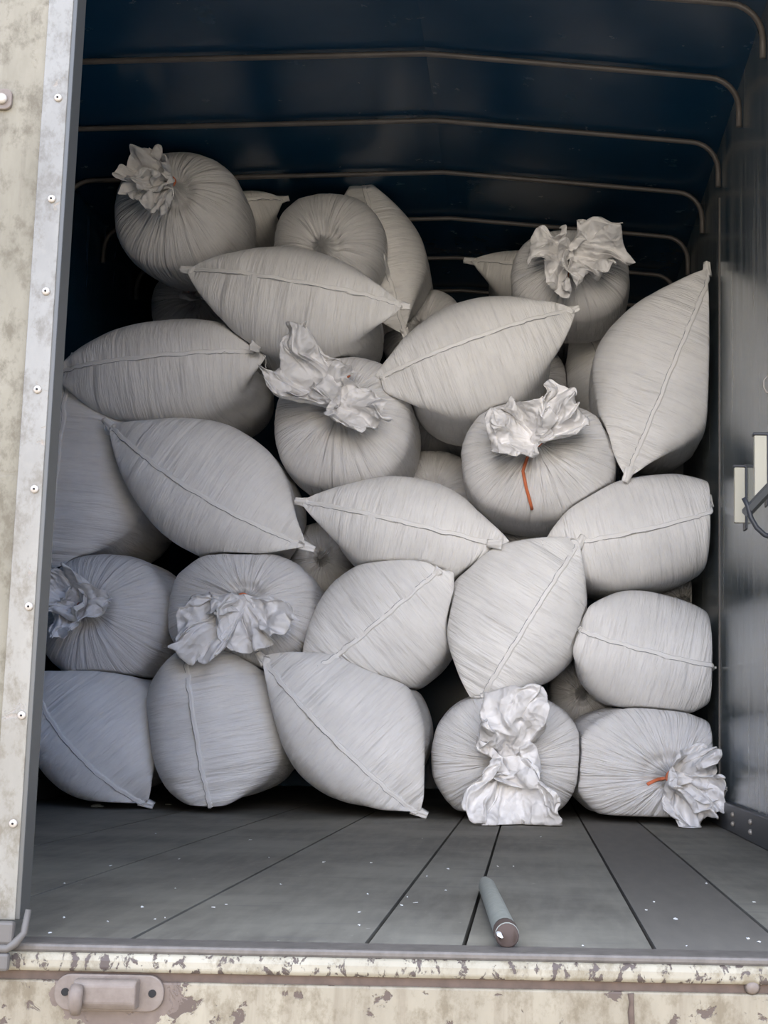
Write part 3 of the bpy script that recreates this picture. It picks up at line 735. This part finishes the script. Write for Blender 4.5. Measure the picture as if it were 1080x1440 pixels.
for S in sacks:
    root = bpy.data.objects.new(S.name, None); col.objects.link(root)
    zmin = S.V[:, 2].min(); o0 = np.array([S.base[0], S.Y + S.D, zmin]); root.location = o0; root.empty_display_size = 0.1
    tag(root, S.label, 'sack', 'white woven sacks piled in the truck')
    F = grid_faces(S.nr, NT)
    L = S.V - o0
    ex_ = [list(range(NT))[::-1], list(range((S.nr - 1) * NT, S.nr * NT))]
    if S.type == 'seam': ex_ = ex_[1:]
    me = np_mesh('sack_body', L, F, S.Wf, ex_)
    link('sack_body', me, SACK if S.type == 'seam' else SACKP, root)
    view = CAM - np.array([S.base[0], S.Y, S.base[2]]); view /= np.linalg.norm(view)
    if S.type == 'seam':
        # seam follows ring 0 upper half: theta 0..pi
        hN = NT // 2; ring0 = L[:hN + 1][::-1]
        ring2 = L[3 * NT:3 * NT + NT]
        up_pts = ring2[:hN + 1][::-1]; 
        dn_pts = np.concatenate([ring2[hN:], ring2[:1]])
        mid_ = ring0.copy()
        idx = np.arange(2, hN - 1, 1); pts = mid_[idx]
        outv = np.tile(np.array([0, -1.0, 0]), (len(pts), 1)); tg = np.gradient(pts, axis=0); tg /= np.linalg.norm(tg, axis=1)[:, None] + 1e-9
        side = np.cross(tg, outv); side /= np.linalg.norm(side, axis=1)[:, None] + 1e-9
        outv = np.cross(side, tg) ; outv *= np.sign(-outv[:, 1:2] + 1e-9)
        rw = np.random.default_rng(S.seed)
        wob = 0.0012 * np.sin(np.arange(len(pts)) * 0.9 + rw.uniform(0, 6)) + 0.0012 * rw.normal(size=len(pts))
        pts2 = pts + outv * 0.001 + side * wob[:, None]
        wd = 0.0085 + 0.0012 * rw.normal(size=len(pts))
        pts2 = clear(pts2 + o0 - [0, .012, 0], S) - o0 + [0, .012, 0]
        V2, F2 = ribbon(pts2, wd, 0.0065, side, outv)
        me = np_mesh('seam', V2, F2); o = link('seam', me, SEAM, root)
        md = o.modifiers.new('s', 'SUBSURF'); md.levels = 1; md.render_levels = 1
        bm = bmesh.new(); tube(bm, [tuple(a) for a in (pts2 + outv * 0.0035 + side * 0.0065)], 0.0013, 5)
        sm = bpy.data.objects['seam'] if False else o
        finish(bm, 'stitching', GREYTH, o)
        # corner tabs: folded ears
        for ci, on in enumerate(S.tabs):
            if not on: continue
            cp = ring0[-1] if ci == 1 else ring0[0]
            inn = ring0[-12] if ci == 1 else ring0[11]
            # orientation: ring0 reversed runs from theta=pi (c1) to theta=0 (c2)
            dvec = cp - inn; dvec[1] *= 0.3; dvec /= np.linalg.norm(dvec) + 1e-9
            sd_ = np.cross(dvec, [0, -1, 0]); sd_ /= np.linalg.norm(sd_) + 1e-9
            bm = bmesh.new(); rr = random.Random(S.seed + ci)
            nx, ny = 9, 7; grid = []
            ln_ = rr.uniform(0.022, 0.036)
            for i in range(nx):
                u = i / (nx - 1); row = []
                wd_ = 0.008 * (1 - u) + 0.0105
                for j in range(ny):
                    q = j / (ny - 1) * 2 - 1
                    p = cp + dvec * (-0.024 + u * (0.024 + ln_)) + sd_ * (q * wd_) + np.array([0, -1, 0]) * (0.010 * (1 - q * q) + 0.005 * math.sin(q * 5 + u * 3 + ci))
                    row.append(bm.verts.new(p))
                grid.append(row)
            for i in range(nx - 1):
                for j in range(ny - 1): bm.faces.new((grid[i][j], grid[i][j + 1], grid[i + 1][j + 1], grid[i + 1][j]))
            tp = clear(np.array([v_.co for v_ in bm.verts]) + o0 - [0, .005, 0], S, n=16, whole=True) - o0 + [0, .005, 0]
            for v_, q in zip(bm.verts, tp): v_.co = q
            o = finish(bm, 'corner_tab', SEAM, root)
            md = o.modifiers.new('t', 'SOLIDIFY'); md.thickness = 0.006; md.offset = 0
            if S.thread == ci + 1:
                bm = bmesh.new(); e_ = cp + dvec * ln_ + np.array([0, -.004, 0])
                tube(bm, [tuple(e_ + np.array(q)) for q in ((-.004, 0, 0), (.005, -.004, -.008), (.007, -.004, -.022), (.004, -.002, -.034), (.008, 0, -.042))], 0.0016, 6)
                finish(bm, 'thread_end', THREAD, root)
    else:
        gc = L[:NT].mean(0); sc = (S.Y + 0.1) / FPX
        if S.tuft:
            Vs, Fs, off = [], [], 0
            for q, (dx, dy, R, H, dr, dl) in enumerate(S.tuft):
                cpt = gc + np.array([0, 0.0, 0])
                P, Fc = ruff(S.seed + 11 * q + 3, R * sc * 0.86, H * 0.75, dr, dl, S, np.zeros(3), 0)
                # lean the frill from the knot towards its place on the front of the sack
                s = np.repeat(np.linspace(0, 1, 40), 240)[:, None] ** 0.8
                P = P + s * np.array([dx * sc, -0.035, -dy * sc]) + gc + np.array([0, -0.012, 0])
                wx = P + o0; P[:, 0] -= np.clip(wx[:, 0] - (XR - .012), 0, None); P[:, 2] += np.clip(.004 - wx[:, 2], 0, None)
                P = clear(P + o0, S) - o0
                Vs.append(P); Fs.append(Fc + off); off += len(P)
            me = np_mesh('gathered_mouth', np.concatenate(Vs), np.concatenate(Fs)); o = link('gathered_mouth', me, RUFF, root)
            md = o.modifiers.new('t', 'SOLIDIFY'); md.thickness = 0.0022; md.offset = 0
            bm = bmesh.new()
            tube(bm, [tuple(gc + np.array([0.021 * math.cos(a), -0.012 + .004 * math.sin(3 * a), 0.021 * math.sin(a)])) for a in np.linspace(0, 6.283, 24)], 0.0045, 8)
            finish(bm, 'tie_string', ORANGE, root)
        if S.tie:
            # twine tail lying on the surface: sample depth from body vertices
            body = L[:ND * NT]
            pts = []
            for k in range(len(S.tie) - 1):
                for u in np.linspace(0, 1, 5, endpoint=(k == len(S.tie) - 2)):
                    x = (S.tie[k][0] * (1 - u) + S.tie[k + 1][0] * u) * sc; z = -(S.tie[k][1] * (1 - u) + S.tie[k + 1][1] * u) * sc
                    x += gc[0]; z += gc[2]
                    d2 = (body[:, 0] - x) ** 2 + (body[:, 2] - z) ** 2; near = np.argsort(d2)[:6]
                    pts.append((x, body[near, 1].min() - 0.004, z))
            bm = bmesh.new(); tube(bm, pts, 0.0058, 8, flat=0.5)
            finish(bm, 'tie_tail', ORANGE, root)

# ------------------------------------------------------------------ stick on the floor
a = atZ(682, 1240, 0.018); b_ = atZ(713, 1315, 0.018)
root = bpy.data.objects.new('wooden_stick', None); col.objects.link(root); root.location = ((a[0] + b_[0]) / 2, (a[1] + b_[1]) / 2, 0)
tag(root, 'short round grey stick with a rusty broken end lying on the floor near the doorway', 'stick')
o0 = np.array(root.location)
bm = bmesh.new(); n = 24
pts = [a + (b_ - a) * k / n - o0 for k in range(n + 1)]
tube(bm, pts, [0.010 + 0.007 * min(1, k / 3) * (0.75 + .25 * k / n) for k in range(n + 1)], 18); finish(bm, 'shaft', STICK, root)
d = (b_ - a) / np.linalg.norm(b_ - a); e = b_ - o0
bm = bmesh.new()
tube(bm, [e - d * .05, e - d * .03, e - d * .005, e + d * .012, e + d * .020], [0.0172, 0.0178, 0.0172, 0.0160, 0.013], 18)
for v_ in bm.verts:
    v_.co -= Vector(d) * max(0, (v_.co - Vector(e)).dot(Vector(d))) * (0.9 if v_.co.z > e[2] else 0)
finish(bm, 'broken_end', BROKEN, root)
bm = bmesh.new(); sd3 = np.cross(d, [0, 0, 1])
tube(bm, [e + d * .0 + sd3 * .012 + np.array([0, 0, .004]), e + d * .020 + sd3 * .011 + np.array([0, -.002, 0.002]), e + d * .027 + sd3 * .008], [.004, .0035, .0015], 8, flat=.4); finish(bm, 'splinter', WHITEBIT, root)

# pebbles / crumbs
for (px, py, r, lab) in ((137, 1135, .018, 'flat grey crumb of dirt on the floor in front of the leftmost bottom sack'), (237, 1132, .009, 'tiny pale pebble on the floor between the two left bottom sacks')):
    c = atZ(px, py, 0.0); bm = bmesh.new(); bmesh.ops.create_icosphere(bm, subdivisions=3, radius=1)
    for v_ in bm.verts:
        k = 1 + .15 * math.sin(v_.co.x * 5 + 1) * math.cos(v_.co.y * 4); v_.co = Vector((v_.co.x * r * k * 1.3, v_.co.y * r * k, max(v_.co.z, -.4) * r * .5 * k + r * .2))
    o = finish(bm, 'pebble', STICK); o.location = (c[0], c[1], 0); tag(o, lab, 'pebble')
# loose paint flecks and crumbs scattered on the floor
random.seed(11); bm = bmesh.new()
spots = [(200, 1275), (232, 1290), (218, 1292), (70, 1312), (700, 1218), (722, 1218), (630, 1222), (600, 1232), (627, 1252), (455, 1212), (950, 1292), (920, 1268), (965, 1330), (820, 1330), (1060, 1268), (300, 1276), (318, 1272), (90, 1290), (395, 1243), (505, 1282)]
for _ in range(22): spots.append((random.uniform(60, 1070), random.uniform(1170, 1325)))
for px, py in spots:
    c = atZ(px, py, 0.001); r = random.uniform(.001, .0034); n = random.randint(4, 6); a0 = random.uniform(0, 6)
    if c[1] < Y0 + .01 or (660 < px < 735 and py > 1225): continue
    vs_ = [bm.verts.new((c[0] + r * 1.6 * random.uniform(.5, 1) * math.cos(a0 + 6.283 * k / n), c[1] + r * 2.2 * random.uniform(.5, 1) * math.sin(a0 + 6.283 * k / n), .0005 + random.uniform(0, .002))) for k in range(n)]
    bm.faces.new(vs_)
o = finish(bm, 'paint_flecks', WHITEBIT, smooth=False); md = o.modifiers.new('t', 'SOLIDIFY'); md.thickness = .001
tag(o, 'pale paint flecks and crumbs scattered over the floor boards', 'debris', kind='stuff')

# ------------------------------------------------------------------ hardware on the right wall
def slat(px0, px1, py0, py1, lab):
    Yc = atX((px0 + px1) / 2, (py0 + py1) / 2, XR - .02)[1]
    p0 = atY(px0, py0, Yc); p1 = atY(px1, py1, Yc)
    root = bpy.data.objects.new('slatted_post', None); col.objects.link(root); root.location = (p0[0], Yc, p1[2]); tag(root, lab, 'post')
    w_ = p1[0] - p0[0]; h_ = p0[2] - p1[2]
    bm = bmesh.new(); box(bm, 0, w_, 0, .02, 0, h_); finish(bm, 'cream_face', CREAM, root, smooth=False, bev=.002)
    bm = bmesh.new(); box(bm, w_, w_ + .009, -.004, .05, -.02, h_ + .01); box(bm, -.004, w_ + .009, -.004, .024, h_, h_ + .008); finish(bm, 'dark_frame', DARKP, root, smooth=False, bev=.002)
slat(1033, 1048, 657, 735, 'short cream-faced post on the right wall, touching the level sack')
slat(1061, 1079, 612, 700, 'taller cream-faced post at the right edge of the picture')
Yc = atX(1060, 720, XR - .03)[1] - .16
a = atY(1049, 722, Yc); b_ = atY(1100, 668, Yc - .10)
bm = bmesh.new(); tube(bm, [a, a + (b_ - a) * .5, b_], 0.0150, 6)
o = finish(bm, 'lever_bar', BARM, smooth=False, loc=tuple(a)); tag(o, 'thick grey steel bar slanting in front of the cream posts', 'bar')
bm = bmesh.new(); pp = [(1046, 700), (1052, 712), (1056, 728), (1064, 742), (1075, 752), (1090, 757)]
tube(bm, [tuple(atY(x, y, Yc - .02)) for x, y in pp], 0.007, 8)
o = finish(bm, 'dark_cord', DARKP, loc=tuple(atY(1049, 712, Yc))); tag(o, 'dark cord looping below the slanting steel bar', 'cord')
bm = bmesh.new(); Yc2 = atX(1080, 540, XR - .02)[1]
pp = [(1086, 530), (1078, 530), (1074, 535), (1074, 545), (1078, 552), (1086, 552), (1094, 552), (1097, 545), (1097, 535), (1094, 530), (1086, 530)]
tube(bm, [tuple(atY(x, y, Yc2)) for x, y in pp], 0.0028, 8)
o = finish(bm, 'metal_ring', RIVET, loc=tuple(atY(1086, 541, Yc2))); tag(o, 'pale metal tie-down ring on the right wall', 'ring')
